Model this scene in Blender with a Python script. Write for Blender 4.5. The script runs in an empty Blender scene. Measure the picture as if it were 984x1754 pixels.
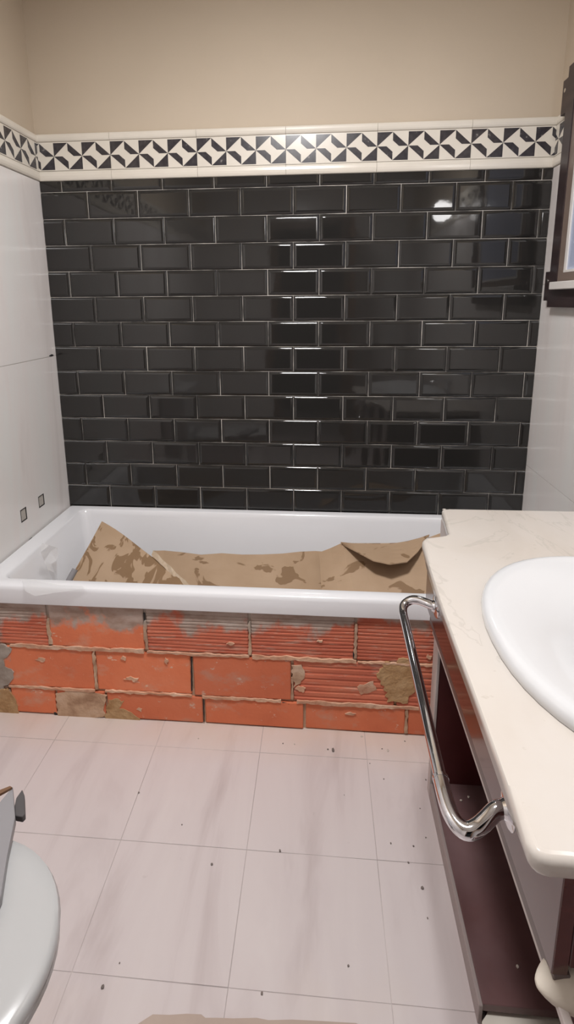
import bpy, bmesh, math, random
from mathutils import Vector, Matrix, noise as mnoise
random.seed(7)
S = bpy.context.scene
COL = S.collection

# ------------------------------------------------------------------ camera
CAM = Vector((1.1163, -2.0602, 1.3552))
F_PX, U0, V0 = 878.27, 478.88, 695.12
PITCH, YAW, ROLL = 0.2011, 0.0809, -0.0076
fwd = Vector((-math.sin(YAW)*math.cos(PITCH), math.cos(YAW)*math.cos(PITCH), -math.sin(PITCH)))
rt0 = Vector((math.cos(YAW), math.sin(YAW), 0)); up0 = rt0.cross(fwd)
RT = rt0*math.cos(ROLL)+up0*math.sin(ROLL); UP = -rt0*math.sin(ROLL)+up0*math.cos(ROLL)
cd = bpy.data.cameras.new('camera'); cam = bpy.data.objects.new('camera', cd); COL.objects.link(cam)
m3 = Matrix((RT, UP, -fwd)).transposed()
cam.matrix_world = Matrix.Translation(CAM) @ m3.to_4x4()
cd.sensor_fit = 'AUTO'; cd.sensor_width = 36.0; cd.lens = F_PX*36/1754
cd.shift_x = (492-U0)/1754; cd.shift_y = (V0-877)/1754
cd.clip_start = 0.02
S.camera = cam
def ray(u, v): return RT*((u-U0)/F_PX)+UP*((V0-v)/F_PX)+fwd
def onx(u, v, x): d = ray(u, v); return CAM+d*((x-CAM.x)/d.x)
def ony(u, v, y): d = ray(u, v); return CAM+d*((y-CAM.y)/d.y)
def onz(u, v, z): d = ray(u, v); return CAM+d*((z-CAM.z)/d.z)

# ------------------------------------------------------------------ world, lights, exposure
W = bpy.data.worlds.new('world'); S.world = W; W.use_nodes = True
W.node_tree.nodes['Background'].inputs[0].default_value = (.9, .92, 1, 1)
W.node_tree.nodes['Background'].inputs[1].default_value = .12
S.view_settings.view_transform = 'Standard'; S.view_settings.look = 'None'
S.view_settings.gamma = 1.0; S.view_settings.use_curve_mapping = False
S.view_settings.exposure = 0.0
CEIL_POWER, LAMP_STRENGTH = 37.5, 16.0
CEIL_COL, LAMP_COL = (1.0, .985, .985), (1.0, .98, .97)

# ------------------------------------------------------------------ material helpers
def new_mat(name):
    m = bpy.data.materials.new(name); m.use_nodes = True
    nt = m.node_tree; return m, nt, nt.nodes['Principled BSDF']
def plain(name, col, rough=.5, metal=0, spec=.5, coat=0, bump=None, trans=0, alpha=1):
    m, nt, b = new_mat(name)
    b.inputs['Base Color'].default_value = (*col, 1); b.inputs['Roughness'].default_value = rough
    b.inputs['Metallic'].default_value = metal; b.inputs['Specular IOR Level'].default_value = spec
    b.inputs['Coat Weight'].default_value = coat; b.inputs['Coat Roughness'].default_value = .04
    b.inputs['Transmission Weight'].default_value = trans; b.inputs['Alpha'].default_value = alpha
    if bump: add_bump(nt, b, *bump)
    return m
def add_noise(nt, scale, stretch=(1, 1, 1), detail=4, rough=.55, dist=0., offset=(0, 0, 0), rot=(0, 0, 0)):
    g = nt.nodes.new('ShaderNodeNewGeometry'); mp = nt.nodes.new('ShaderNodeMapping')
    mp.inputs['Scale'].default_value = stretch; mp.inputs['Location'].default_value = offset; mp.inputs['Rotation'].default_value = rot
    n = nt.nodes.new('ShaderNodeTexNoise'); n.inputs['Scale'].default_value = scale; n.inputs['Detail'].default_value = detail
    n.inputs['Roughness'].default_value = rough; n.inputs['Distortion'].default_value = dist
    nt.links.new(g.outputs['Position'], mp.inputs['Vector']); nt.links.new(mp.outputs['Vector'], n.inputs['Vector'])
    return n
def add_bump(nt, b, scale, strength, dist=.002, stretch=(1, 1, 1)):
    n = add_noise(nt, scale, stretch); bp = nt.nodes.new('ShaderNodeBump')
    bp.inputs['Strength'].default_value = strength; bp.inputs['Distance'].default_value = dist
    nt.links.new(n.outputs['Fac'], bp.inputs['Height']); nt.links.new(bp.outputs['Normal'], b.inputs['Normal'])
def ramp(nt, src, stops):
    r = nt.nodes.new('ShaderNodeValToRGB'); e = r.color_ramp.elements
    while len(e) < len(stops): e.new(.5)
    for k, (p, c) in enumerate(stops): e[k].position = p; e[k].color = (*c, 1) if len(c) == 3 else c
    nt.links.new(src, r.inputs['Fac']); return r
def mix(nt, fac, a, b):
    m = nt.nodes.new('ShaderNodeMix'); m.data_type = 'RGBA'
    nt.links.new(fac, m.inputs['Factor'])
    for s, i in ((a, 6), (b, 7)):
        if isinstance(s, tuple): m.inputs[i].default_value = (*s, 1)
        else: nt.links.new(s, m.inputs[i])
    return m.outputs[2]
def noisy(name, stops, scale, stretch=(1, 1, 1), rough=.5, bump=None, spec=.5, coat=0, layers=(), **kw):
    m, nt, b = new_mat(name)
    n = add_noise(nt, scale, stretch, **kw); col = ramp(nt, n.outputs['Fac'], stops).outputs['Color']
    for (lstops, lscale, lstretch, lcol, lkw) in layers:
        ln = add_noise(nt, lscale, lstretch, **lkw)
        r = ramp(nt, ln.outputs['Fac'], [(p, (v, v, v)) for p, v in lstops])
        col = mix(nt, r.outputs['Color'], col, lcol)
    nt.links.new(col, b.inputs['Base Color'])
    b.inputs['Roughness'].default_value = rough; b.inputs['Specular IOR Level'].default_value = spec
    b.inputs['Coat Weight'].default_value = coat; b.inputs['Coat Roughness'].default_value = .05
    if bump: add_bump(nt, b, *bump)
    return m
def emissive(name, col, strength):
    m, nt, b = new_mat(name)
    b.inputs['Base Color'].default_value = (*col, 1); b.inputs['Emission Color'].default_value = (*col, 1)
    b.inputs['Emission Strength'].default_value = strength; return m

M = {}
M['paint'] = noisy('cream_paint', [(.3, (.53, .445, .345)), (.7, (.57, .48, .375))], 1.4, rough=.75, bump=(160, .12, .001))
M['ceiling'] = plain('ceiling_paint', (.80, .78, .74), .8)
M['wall_tile'] = noisy('marbled_wall_tile', [(.30, (.68, .635, .615)), (.5, (.76, .72, .70)), (.72, (.75, .75, .73))], 2.2, (3.2, 3.2, .45), rough=.22, spec=.4, detail=5, dist=.6)
M['floor_tile'] = noisy('pink_marble_floor_tile', [(.28, (.52, .45, .445)), (.48, (.63, .565, .56)), (.75, (.67, .61, .60))], 2.6, (3.0, .55, 1), rough=.3, spec=.4, detail=5, dist=.8, rot=(0, 0, -.18),
    layers=[([(.60, 0), (.76, .22)], 1.9, (1, 1, 1), (.62, .50, .38), dict(detail=6)), ([(.72, 0), (.80, .45)], 22, (1, 1, 1), (.38, .32, .30), dict(detail=3, offset=(3, 1, 0)))])
def floor_dust(m):
    nt = m.node_tree; b = nt.nodes['Principled BSDF']; src = b.inputs['Base Color'].links[0].from_socket
    g = nt.nodes.new('ShaderNodeNewGeometry'); sp = nt.nodes.new('ShaderNodeSeparateXYZ'); nt.links.new(g.outputs['Position'], sp.inputs[0])
    r = nt.nodes.new('ShaderNodeMapRange'); r.inputs['From Min'].default_value = -.80; r.inputs['From Max'].default_value = -.64; nt.links.new(sp.outputs['Y'], r.inputs['Value'])
    n = add_noise(nt, 7, detail=6); q = nt.nodes.new('ShaderNodeMath'); q.operation = 'MULTIPLY'
    nt.links.new(r.outputs[0], q.inputs[0]); nt.links.new(n.outputs['Fac'], q.inputs[1])
    nt.links.new(mix(nt, q.outputs[0], src, (.64, .50, .39)), b.inputs['Base Color'])
floor_dust(M['floor_tile'])
M['floor_grout'] = noisy('floor_grout', [(.35, (.40, .35, .345)), (.65, (.58, .52, .51))], 5, rough=.9)
M['wall_grout'] = plain('white_grout', (.45, .42, .38), .85)
M['black_tile'] = plain('black_glazed_tile', (.020, .019, .018), .045, spec=.6, bump=(6, .06, .01))
M['black_grout'] = noisy('pale_grout', [(.40, (.14, .13, .12)), (.58, (.62, .58, .53))], 6, (1, 1, 1), rough=.85)
M['border_white'] = noisy('ivory_border_glaze', [(.3, (.70, .65, .57)), (.7, (.76, .71, .63))], 5, rough=.22)
M['border_dark'] = noisy('dark_marble_print', [(.35, (.028, .024, .030)), (.66, (.05, .045, .05)), (.74, (.26, .24, .23))], 55, rough=.25, detail=5)
M['tub'] = plain('white_acrylic', (.80, .80, .82), .14, spec=.5, coat=.3)
def clay(name, stops, scale, stretch, smear, bump=(90, .35, .002), rough=.88):
    """clay or mortar with splashes and the grey cement left along the top and the left end"""
    m, nt, b = new_mat(name)
    n = add_noise(nt, scale, stretch, detail=6); col = ramp(nt, n.outputs['Fac'], stops).outputs['Color']
    for (lo_, hi_, amt, sc, st, c, off) in smear:
        ln = add_noise(nt, sc, st, detail=6, rough=.65, offset=off)
        col = mix(nt, ramp(nt, ln.outputs['Fac'], [(lo_, (0, 0, 0)), (hi_, (amt, amt, amt))]).outputs['Color'], col, c)
    oi = nt.nodes.new('ShaderNodeObjectInfo'); tone = ramp(nt, oi.outputs['Random'], [(0, (.90, .86, .88)), (1, (1.12, 1.12, 1.10))])
    mm = nt.nodes.new('ShaderNodeMix'); mm.data_type = 'RGBA'; mm.blend_type = 'MULTIPLY'; mm.inputs['Factor'].default_value = 1
    nt.links.new(col, mm.inputs[6]); nt.links.new(tone.outputs['Color'], mm.inputs[7]); col = mm.outputs[2]
    g = nt.nodes.new('ShaderNodeNewGeometry'); sp = nt.nodes.new('ShaderNodeSeparateXYZ'); nt.links.new(g.outputs['Position'], sp.inputs[0])
    def ma(op, a, b_=None, c_=None):
        q = nt.nodes.new('ShaderNodeMath'); q.operation = op
        for i, v in enumerate((a, b_, c_)):
            if v is None: continue
            if isinstance(v, (int, float)): q.inputs[i].default_value = v
            else: nt.links.new(v, q.inputs[i])
        return q.outputs[0]
    wob = add_noise(nt, 9, (1, 1, .8), detail=6, rough=.62, offset=(.35, 0, .2)).outputs['Fac']
    zz = ma('MULTIPLY_ADD', sp.outputs['Z'], 15., -15*.352); xx = ma('MULTIPLY_ADD', sp.outputs['X'], -22., 22*.092)
    k = ma('ADD', ma('MAXIMUM', zz, xx), ma('MULTIPLY_ADD', wob, 5.2, -2.6))
    k = ma('MINIMUM', ma('MAXIMUM', ma('MULTIPLY', k, 1.6), 0.), .88)
    cem = ramp(nt, add_noise(nt, 16, (1, 1, 2), detail=6).outputs['Fac'], [(.3, (.29, .235, .19)), (.5, (.41, .355, .305)), (.72, (.49, .44, .395))]).outputs['Color']
    col = mix(nt, k, col, cem)
    nt.links.new(col, b.inputs['Base Color']); b.inputs['Roughness'].default_value = rough; b.inputs['Specular IOR Level'].default_value = .25
    add_bump(nt, b, *bump); return m
M['brick'] = clay('red_clay_brick', [(.25, (.62, .17, .085)), (.5, (.73, .215, .105)), (.78, (.76, .265, .145))], 5, (1, 1, 1),
    [(.54, .68, .55, 9, (1, 1, 1.5), (.60, .36, .26), (0, 0, 0)), (.30, .44, .0, 6, (1, 1, 1), (.3, .1, .06), (2, 0, 3)), (.64, .68, .8, 26, (1, 1, 1.6), (.72, .50, .38), (5, 2, 1))])
M['brick_dark'] = clay('striated_clay_brick', [(.25, (.47, .125, .078)), (.5, (.58, .17, .10)), (.78, (.64, .22, .13))], 5, (1, 1, 2.5),
    [(.56, .68, .6, 8, (1, 1, 5), (.56, .38, .29), (0, 0, 0)), (.63, .67, .7, 30, (.5, 1, 5), (.64, .46, .36), (5, 2, 1))])
M['mortar'] = clay('tan_mortar', [(.3, (.36, .22, .14)), (.5, (.53, .36, .245)), (.75, (.64, .48, .36))], 18, (1, 1, 1), [], (70, .6, .004), .95)
M['mortar_pink'] = clay('pinkish_mortar', [(.3, (.50, .25, .155)), (.55, (.64, .40, .27)), (.8, (.70, .53, .40))], 22, (1, 1, 1), [], (80, .6, .004), .95)
M['cement'] = noisy('grey_cement', [(.3, (.29, .235, .19)), (.5, (.41, .355, .305)), (.72, (.49, .44, .395))], 13, (1, 1, 1.6), rough=.95, bump=(60, .5, .004), detail=6)
M['yellow_mortar'] = noisy('yellow_mortar', [(.3, (.36, .20, .085)), (.5, (.47, .29, .14)), (.75, (.56, .38, .21))], 20, rough=.95, bump=(60, .7, .006), detail=6)
M['card'] = noisy('brown_cardboard', [(.3, (.39, .265, .165)), (.7, (.46, .325, .215))], 5, rough=.8, detail=5,
    layers=[([(.585, 0), (.61, .8)], 7.5, (1.3, 1.3, .8), (.20, .115, .055), dict(detail=3, dist=.8, offset=(1.3, .4, 0)))])
M['card_stained'] = noisy('stained_cardboard', [(.3, (.40, .275, .17)), (.7, (.46, .325, .215))], 5, rough=.8, detail=5,
    layers=[([(.50, 0), (.525, .85)], 13, (1.2, .8, .55), (.21, .12, .055), dict(detail=3, dist=1.0, offset=(2.6, .4, .3), rot=(0, .5, 0)))])
M['card_edge'] = noisy('cardboard_edge', [(.3, (.50, .38, .26)), (.7, (.62, .50, .38))], 60, rough=.9)
M['marble'] = noisy('cream_marble', [(.25, (.53, .475, .42)), (.5, (.575, .53, .485)), (.8, (.59, .56, .53))], 3.5, (1, .7, 1), rough=.2, spec=.45, coat=.15, detail=5, dist=.5,
    layers=[([(.497, 0), (.505, .32), (.513, 0)], 2.1, (1.6, .8, 1), (.36, .33, .29), dict(detail=6, dist=.9, offset=(2, 4, 0))), ([(.70, 0), (.76, .5)], 34, (1, 2, 1), (.42, .37, .31), dict(detail=3))])
M['ceramic'] = plain('white_ceramic', (.62, .625, .635), .10, spec=.5, coat=.4)
M['seat'] = plain('white_toilet_plastic', (.46, .46, .46), .22)
M['laminate'] = noisy('red_brown_laminate', [(.3, (.060, .017, .014)), (.7, (.085, .025, .020))], 6, (1, 1, 6), rough=.16, spec=.6, coat=.25)
M['laminate_in'] = noisy('dark_red_interior', [(.3, (.062, .011, .011)), (.7, (.085, .016, .016))], 6, rough=.38)
M['board'] = noisy('mottled_brown_board', [(.3, (.105, .052, .052)), (.7, (.16, .085, .085))], 5, rough=.32, layers=[([(.45, 0), (.75, .35)], 4, (1, 1, 1), (.30, .22, .23), dict(detail=4))])  # brown, mottled with a paler tone
M['edge'] = plain('pale_edge_banding', (.52, .46, .44), .45)
M['edge_grey'] = plain('grey_edge_banding', (.34, .28, .27), .4)
M['rail_dark'] = plain('dark_rail', (.115, .085, .08), .35)
M['chrome'] = plain('chrome', (.80, .80, .83), .06, metal=1)
M['cab'] = noisy('dark_brown_wood', [(.3, (.030, .020, .022)), (.7, (.050, .034, .034))], 5, (1, 1, 8), rough=.35)
M['cab_band'] = plain('brown_frame_band', (.20, .15, .125), .35)
M['glass'] = plain('pale_blue_glass', (.42, .47, .62), .12, spec=.5)
M['cab_white'] = plain('white_ledge_paint', (.72, .69, .66), .4)
M['screw'] = plain('steel_screw', (.75, .73, .7), .25, metal=1)
M['dark'] = plain('dark_void', (.02, .018, .018), .8)
M['socket'] = plain('hole_lining', (.30, .27, .25), .8)
M['grey'] = plain('grey_metal_plank', (.26, .25, .26), .4, metal=.0)
M['rubber'] = plain('dark_rubber', (.075, .068, .07), .6)
M['rag'] = noisy('off_white_cloth', [(.3, (.60, .54, .46)), (.7, (.70, .635, .55))], 8, rough=.9, bump=(300, .3, .001))
M['debris'] = noisy('grey_debris', [(.3, (.12, .10, .09)), (.7, (.26, .22, .20))], 40, rough=.9)
M['debris_light'] = noisy('pale_debris', [(.3, (.50, .44, .38)), (.7, (.62, .56, .50))], 40, rough=.9)
M['film'] = plain('clear_plastic_film', (.9, .9, .9), .12, alpha=.17)
M['door'] = noisy('brown_door_wood', [(.3, (.13, .065, .032)), (.7, (.18, .095, .05))], 4, (6, 6, .6), rough=.35)
M['hall'] = plain('dim_hall_wall', (.05, .05, .055), .8)
M['sheet'] = noisy('beige_sheet', [(.3, (.42, .33, .28)), (.7, (.49, .39, .33))], 6, rough=.85)
M['lamp_metal'] = plain('lamp_white_metal', (.8, .8, .8), .3)
M['opal'] = emissive('opal_glass', (1, .97, .94), 3)
M['opal2'] = emissive('globe_glass', LAMP_COL, LAMP_STRENGTH)
M['plaster'] = plain('plaster_smear', (.66, .65, .62), .7)

# ------------------------------------------------------------------ object helpers
def finish(name, me, mat, parent=None, smooth=False):
    if mat is not None:
        for mm in (mat if isinstance(mat, (list, tuple)) else [mat]): me.materials.append(M[mm] if isinstance(mm, str) else mm)
    if smooth:
        for p in me.polygons: p.use_smooth = True
        me.set_sharp_from_angle(angle=math.radians(38))
    o = bpy.data.objects.new(name, me); COL.objects.link(o)
    if parent: o.parent = parent
    return o
def from_bm(name, bm, mat, parent=None, smooth=False):
    bmesh.ops.recalc_face_normals(bm, faces=bm.faces[:])
    me = bpy.data.meshes.new(name); bm.to_mesh(me); bm.free(); return finish(name, me, mat, parent, smooth)
def pyd(name, vs, fs, mat, parent=None, smooth=False):
    bm = bmesh.new(); V = [bm.verts.new(v) for v in vs]
    for f in fs: bm.faces.new([V[i] for i in f])
    return from_bm(name, bm, mat, parent, smooth)
def bm_box(bm, x0, x1, y0, y1, z0, z1, bev=0, seg=1):
    r = bmesh.ops.create_cube(bm, size=1)
    for v in r['verts']: v.co = Vector(((x0+x1)/2+v.co.x*(x1-x0), (y0+y1)/2+v.co.y*(y1-y0), (z0+z1)/2+v.co.z*(z1-z0)))
    if bev:
        es = list({e for v in r['verts'] for e in v.link_edges})
        bmesh.ops.bevel(bm, geom=es, offset=bev, segments=seg, profile=.5, affect='EDGES')
def box(name, x0, x1, y0, y1, z0, z1, mat, parent=None, bev=0, seg=1):
    bm = bmesh.new(); bm_box(bm, x0, x1, y0, y1, z0, z1, bev, seg); return from_bm(name, bm, mat, parent)
def prism(name, pts, z0, z1, mat, parent=None, bev=0, seg=2):
    """vertical prism over an xy outline"""
    bm = bmesh.new(); a = [bm.verts.new((x, y, z0)) for x, y in pts]; b = [bm.verts.new((x, y, z1)) for x, y in pts]
    n = len(pts); bm.faces.new(a); bm.faces.new(b)
    for i in range(n): bm.faces.new((a[i], a[(i+1) % n], b[(i+1) % n], b[i]))
    if bev: bmesh.ops.bevel(bm, geom=bm.edges[:], offset=bev, segments=seg, profile=.5, affect='EDGES')
    return from_bm(name, bm, mat, parent)
def loft(name, rings, mat, parent=None, smooth=True, cap0=False, cap1=False):
    bm = bmesh.new(); R = [[bm.verts.new(p) for p in r] for r in rings]; n = len(rings[0])
    for a, b in zip(R, R[1:]):
        for i in range(n): bm.faces.new((a[i], a[(i+1) % n], b[(i+1) % n], b[i]))
    if cap0: bm.faces.new(R[0])
    if cap1: bm.faces.new(R[-1])
    return from_bm(name, bm, mat, parent, smooth)
def tube(name, path, rad, mat, parent=None, n=14, closed_ends=True):
    P = [Vector(p) for p in path]; rings = []
    ref = Vector((0, 0, 1))
    for i, p in enumerate(P):
        d = (P[min(i+1, len(P)-1)]-P[max(i-1, 0)]).normalized()
        s = d.cross(ref)
        if s.length < 1e-3: s = d.cross(Vector((0, 1, 0)))
        s.normalize(); t = s.cross(d); r = rad[i] if isinstance(rad, (list, tuple)) else rad
        rings.append([p+(s*math.cos(2*math.pi*k/n)+t*math.sin(2*math.pi*k/n))*r for k in range(n)])
    return loft(name, rings, mat, parent, True, closed_ends, closed_ends)
def lathe(name, prof, c, axis, mat, parent=None, n=24):
    """prof: (radius, height) along axis from point c"""
    a = Vector(axis).normalized(); s = a.orthogonal().normalized(); t = a.cross(s); c = Vector(c)
    return loft(name, [[c+a*h+(s*math.cos(2*math.pi*k/n)+t*math.sin(2*math.pi*k/n))*max(r, 1e-4) for k in range(n)] for r, h in prof], mat, parent, True, True, True)
def tag(o, label, cat=None, group=None, kind=None):
    o['label'] = label
    if cat: o['category'] = cat
    if group: o['group'] = group
    if kind: o['kind'] = kind
    return o
def thing(name, label, cat, loc=(0, 0, 0), group=None):
    o = bpy.data.objects.new(name, None); COL.objects.link(o); o.location = loc; o.empty_display_size = .05
    return tag(o, label, cat, group)
def struct(o, label, cat): return tag(o, label, cat, kind='structure')
def rr(cx, cy, hx, hy, r, k=7):
    """rounded rectangle outline"""
    out = []
    for q, (sx, sy) in enumerate(((1, 1), (-1, 1), (-1, -1), (1, -1))):
        for i in range(k):
            a = math.pi/2*(q+i/(k-1)); out.append((cx+sx*(hx-r)+r*math.cos(a), cy+sy*(hy-r)+r*math.sin(a)))
    return out

# ------------------------------------------------------------------ room shell
XL, XR, YB, YR, ZC = .015, 1.950, 0.0, -3.05, 2.60
ZB0, ZB1, ZB2, ZB3 = 1.820, 1.857, 1.961, 1.990      # border: lower listel, pattern, upper listel
wb = struct(box('wall_back', XL-.12, XR+.12, .012, .12, 0, ZC, 'paint'), 'rear wall of black bevelled tiles under cream paint, behind the bathtub', 'wall')
wl = struct(box('wall_left', XL-.13, XL-.010, YR-.12, .012, 0, ZC, 'paint'), 'white tiled left wall beside the end of the bathtub', 'wall')
wr = struct(box('wall_right', XR+.010, XR+.13, YR-.12, .012, 0, ZC, 'paint'), 'white tiled right wall behind the vanity', 'wall')
struct(box('ceiling', XL-.12, XR+.12, YR-.12, .12, ZC, ZC+.1, 'ceiling'), 'plain white bathroom ceiling out of view above', 'ceiling')
fl = struct(box('floor', XL-.12, XR+.12, -4.4, .12, -.12, -.0014, 'floor_grout'), 'pale pinkish marble tiled floor in front of the bathtub', 'floor')
# rear wall with doorway and the dim hall beyond
bm = bmesh.new()
D0, D1, DZ = .66, 1.33, 2.04
bm_box(bm, XL-.12, D0, YR-.12, YR, 0, ZC); bm_box(bm, D1, XR+.12, YR-.12, YR, 0, ZC); bm_box(bm, D0, D1, YR-.12, YR, DZ, ZC)
wre = struct(from_bm('wall_rear', bm, 'wall_tile'), 'white tiled wall with a doorway behind the viewer', 'wall')
bm = bmesh.new()
bm_box(bm, .2, 1.8, -4.4, -4.3, 0, ZC); bm_box(bm, .1, .2, -4.4, YR-.12, 0, ZC); bm_box(bm, 1.8, 1.9, -4.4, YR-.12, 0, ZC); bm_box(bm, .1, 1.9, -4.4, YR-.12, ZC, ZC+.05)
struct(from_bm('wall_hall', bm, 'hall'), 'dim hallway walls beyond the open doorway', 'wall')
d1 = thing('door_1', 'brown wooden door standing open behind the viewer', 'door', (D1, YR, 0)); d1['kind'] = 'structure'
def sub(o, p):      # keep world coordinates of a mesh when its parent sits away from the origin
    o.parent = p; o.matrix_parent_inverse = Matrix.Translation(-p.location); return o
leaf = sub(box('door_leaf', D1+.035, D1+.075, YR+.02, YR+.69, .01, 2.02, 'door', bev=.003), d1)
for x0, x1, z0, z1 in ((D0-.07, D0, 0, DZ+.07), (D1, D1+.07, 0, DZ+.07), (D0, D1, DZ, DZ+.07)):
    sub(box('door_frame', x0, x1, YR, YR+.018, z0, z1, 'door'), d1)
h = sub(lathe('door_handle', [(.025, 0), (.025, .006), (.009, .008), (.009, .04), (.014, .045), (.014, .06), (.004, .064)], (D1+.034, YR+.62, 1.02), (-1, 0, 0), 'chrome'), leaf)

# ---- black bevelled subway tiles, every tile an object
P_, Q_, ZL0 = .2015, .1006, 1.780
cache = {}
def bevel_tile(w, h, fl_):
    key = (round(w, 4), round(h, 4), fl_)
    if key in cache: return cache[key]
    l, r, b, t = fl_; g = .0125
    o = [(-w/2, -h/2), (w/2, -h/2), (w/2, h/2), (-w/2, h/2)]
    i = [(-w/2+(g if l else .0006), -h/2+(g if b else .0006)), (w/2-(g if r else .0006), -h/2+(g if b else .0006)), (w/2-(g if r else .0006), h/2-(g if t else .0006)), (-w/2+(g if l else .0006), h/2-(g if t else .0006))]
    R4 = [[(x, .008, z) for x, z in o]]
    for f_, d_ in ((0, .0016), (.10, .0002), (.32, -.0016), (.64, -.0031), (1, -.0040)):
        R4.append([(p[0]+(q[0]-p[0])*f_, d_, p[1]+(q[1]-p[1])*f_) for p, q in zip(o, i)])
    bm = bmesh.new(); V = [[bm.verts.new(v) for v in r_] for r_ in R4]
    for A_, B_ in zip(V, V[1:]):
        for k in range(4): bm.faces.new((A_[k], A_[(k+1) % 4], B_[(k+1) % 4], B_[k]))
    bm.faces.new(V[-1])
    for f_ in bm.faces: f_.smooth = True
    for e_ in bm.edges:
        top_ = all(v in V[-1] for v in e_.verts); col_ = [r_ for r_ in V if e_.verts[0] in r_][0] is not [r_ for r_ in V if e_.verts[1] in r_][0]
        if top_ or col_ or all(v in V[1] for v in e_.verts): e_.smooth = False
    bmesh.ops.recalc_face_normals(bm, faces=bm.faces[:])
    me = bpy.data.meshes.new('bevel_tile'); bm.to_mesh(me); bm.free(); me.materials.append(M['black_tile']); cache[key] = me
    return me
box('grout_bed', XL-.008, XR+.008, .0022, .0125, .40, ZB0, 'black_grout', wb)
for r in range(0, 14):
    zt, zb = (ZB0, ZL0) if r == 0 else (ZL0-(r-1)*Q_, ZL0-r*Q_)
    js = [XL]+[i*P_ for i in range(1, 10)]+[XR] if r % 2 else [XL]+[(.5+i)*P_ for i in range(0, 10)]+[XR]
    js = sorted(j for j in js if XL <= j <= XR)
    for x0, x1 in zip(js, js[1:]):
        if x1-x0 < .012: continue
        g = .0010
        a, b = x0+g, x1-g
        me = bevel_tile(b-a, zt-zb-2*g, (x0 > XL, x1 < XR, True, r > 0))
        o = bpy.data.objects.new('tile', me); COL.objects.link(o); o.parent = wb
        o.location = ((a+b)/2, random.uniform(-.0004, .0004), (zt+zb)/2)
        o.rotation_euler = (random.gauss(0, .0040), 0, random.gauss(0, .0045))

# ---- decorated border with pinwheel print and its two listels
frames = {'back': (lambda u, z, d: (u, -d, z), wb), 'left': (lambda u, z, d: (XL+d, u, z), wl), 'right': (lambda u, z, d: (XR-d, -u, z), wr)}
def clip(poly, lo, hi):
    for lim, sgn in ((lo, 1), (hi, -1)):
        out = []
        for i, p in enumerate(poly):
            q = poly[(i+1) % len(poly)]; ip, iq = (p[0]-lim)*sgn >= 0, (q[0]-lim)*sgn >= 0
            if ip: out.append(p)
            if ip != iq: t = (lim-p[0])/(q[0]-p[0]); out.append((lim, p[1]+t*(q[1]-p[1])))
        poly = out
        if not poly: return []
    return poly
MOTIF = [[(0, .5), (.5, 1), (0, 1)], [(.5, 1), (.5, .70), (.70, .5), (1, .5)], [(0, .5), (.30, .5), (.5, .30), (.5, 0)], [(.5, 0), (1, 0), (1, .5)]]
def border(side, u0, u1, c0, pitch):
    f, par = frames[side]; n = 3; w = pitch*n
    k0 = math.floor((u0-c0)/w); k = k0
    while c0+k*w < u1:
        a, b = max(u0, c0+k*w), min(u1, c0+(k+1)*w)
        if b-a > .004:
            a += .0005; b -= .0005
            bm = bmesh.new()
            def quadbox(a, b, prof):
                A = [bm.verts.new(f(a, z, d)) for z, d in prof]; B = [bm.verts.new(f(b, z, d)) for z, d in prof]
                for i in range(len(prof)): bm.faces.new((A[i], A[(i+1) % len(prof)], B[(i+1) % len(prof)], B[i]))
                bm.faces.new(A); bm.faces.new(B)
            quadbox(a, b, [(ZB1+.0006, -.009), (ZB1+.0006, .003), (ZB2-.0006, .003), (ZB2-.0006, -.009)])
            bmesh.ops.recalc_face_normals(bm, faces=bm.faces[:])
            for j in range(n):
                for poly in MOTIF:
                    h0, h1 = ZB1+.004, ZB2-.004
                    pp = clip([(c0+k*w+(j+x)*pitch, h0+(h1-h0)*z) for x, z in poly], a, b)
                    if len(pp) > 2:
                        fc = bm.faces.new([bm.verts.new(f(x, z, .0033)) for x, z in pp]); fc.material_index = 1
                        fc.normal_update()
                        want = Vector(f(0, 0, 1))-Vector(f(0, 0, 0))
                        if fc.normal.dot(want) < 0: fc.normal_flip()
            me = bpy.data.meshes.new('border_tile'); bm.to_mesh(me); bm.free(); finish('border_tile', me, ['border_white', 'border_dark'], par)
            for z0, z1 in ((ZB0, ZB1), (ZB2, ZB3)):
                bm = bmesh.new(); prof = [(z0+.0006, -.009), (z0+.0006, .002)]
                for q in range(7):
                    t = math.pi*q/6; prof.append(((z0+z1)/2-math.cos(t)*(z1-z0-.0012)/2, .002+.0062*math.sin(t)))
                prof += [(z1-.0006, .002), (z1-.0006, -.009)]
                A = [bm.verts.new(f(a, z, d)) for z, d in prof]; B = [bm.verts.new(f(b, z, d)) for z, d in prof]
                for i in range(len(prof)): bm.faces.new((A[i], A[(i+1) % len(prof)], B[(i+1) % len(prof)], B[i]))
                bm.faces.new(A); bm.faces.new(B)
                from_bm('listel_tile', bm, 'border_white', par)
        k += 1
border('back', XL+.002, XR-.002, .981-3*.3366, .1122)
border('left', YR, -.004, -.020-30*.098, .098)
border('right', .004, -YR, .030, .1122)

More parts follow.
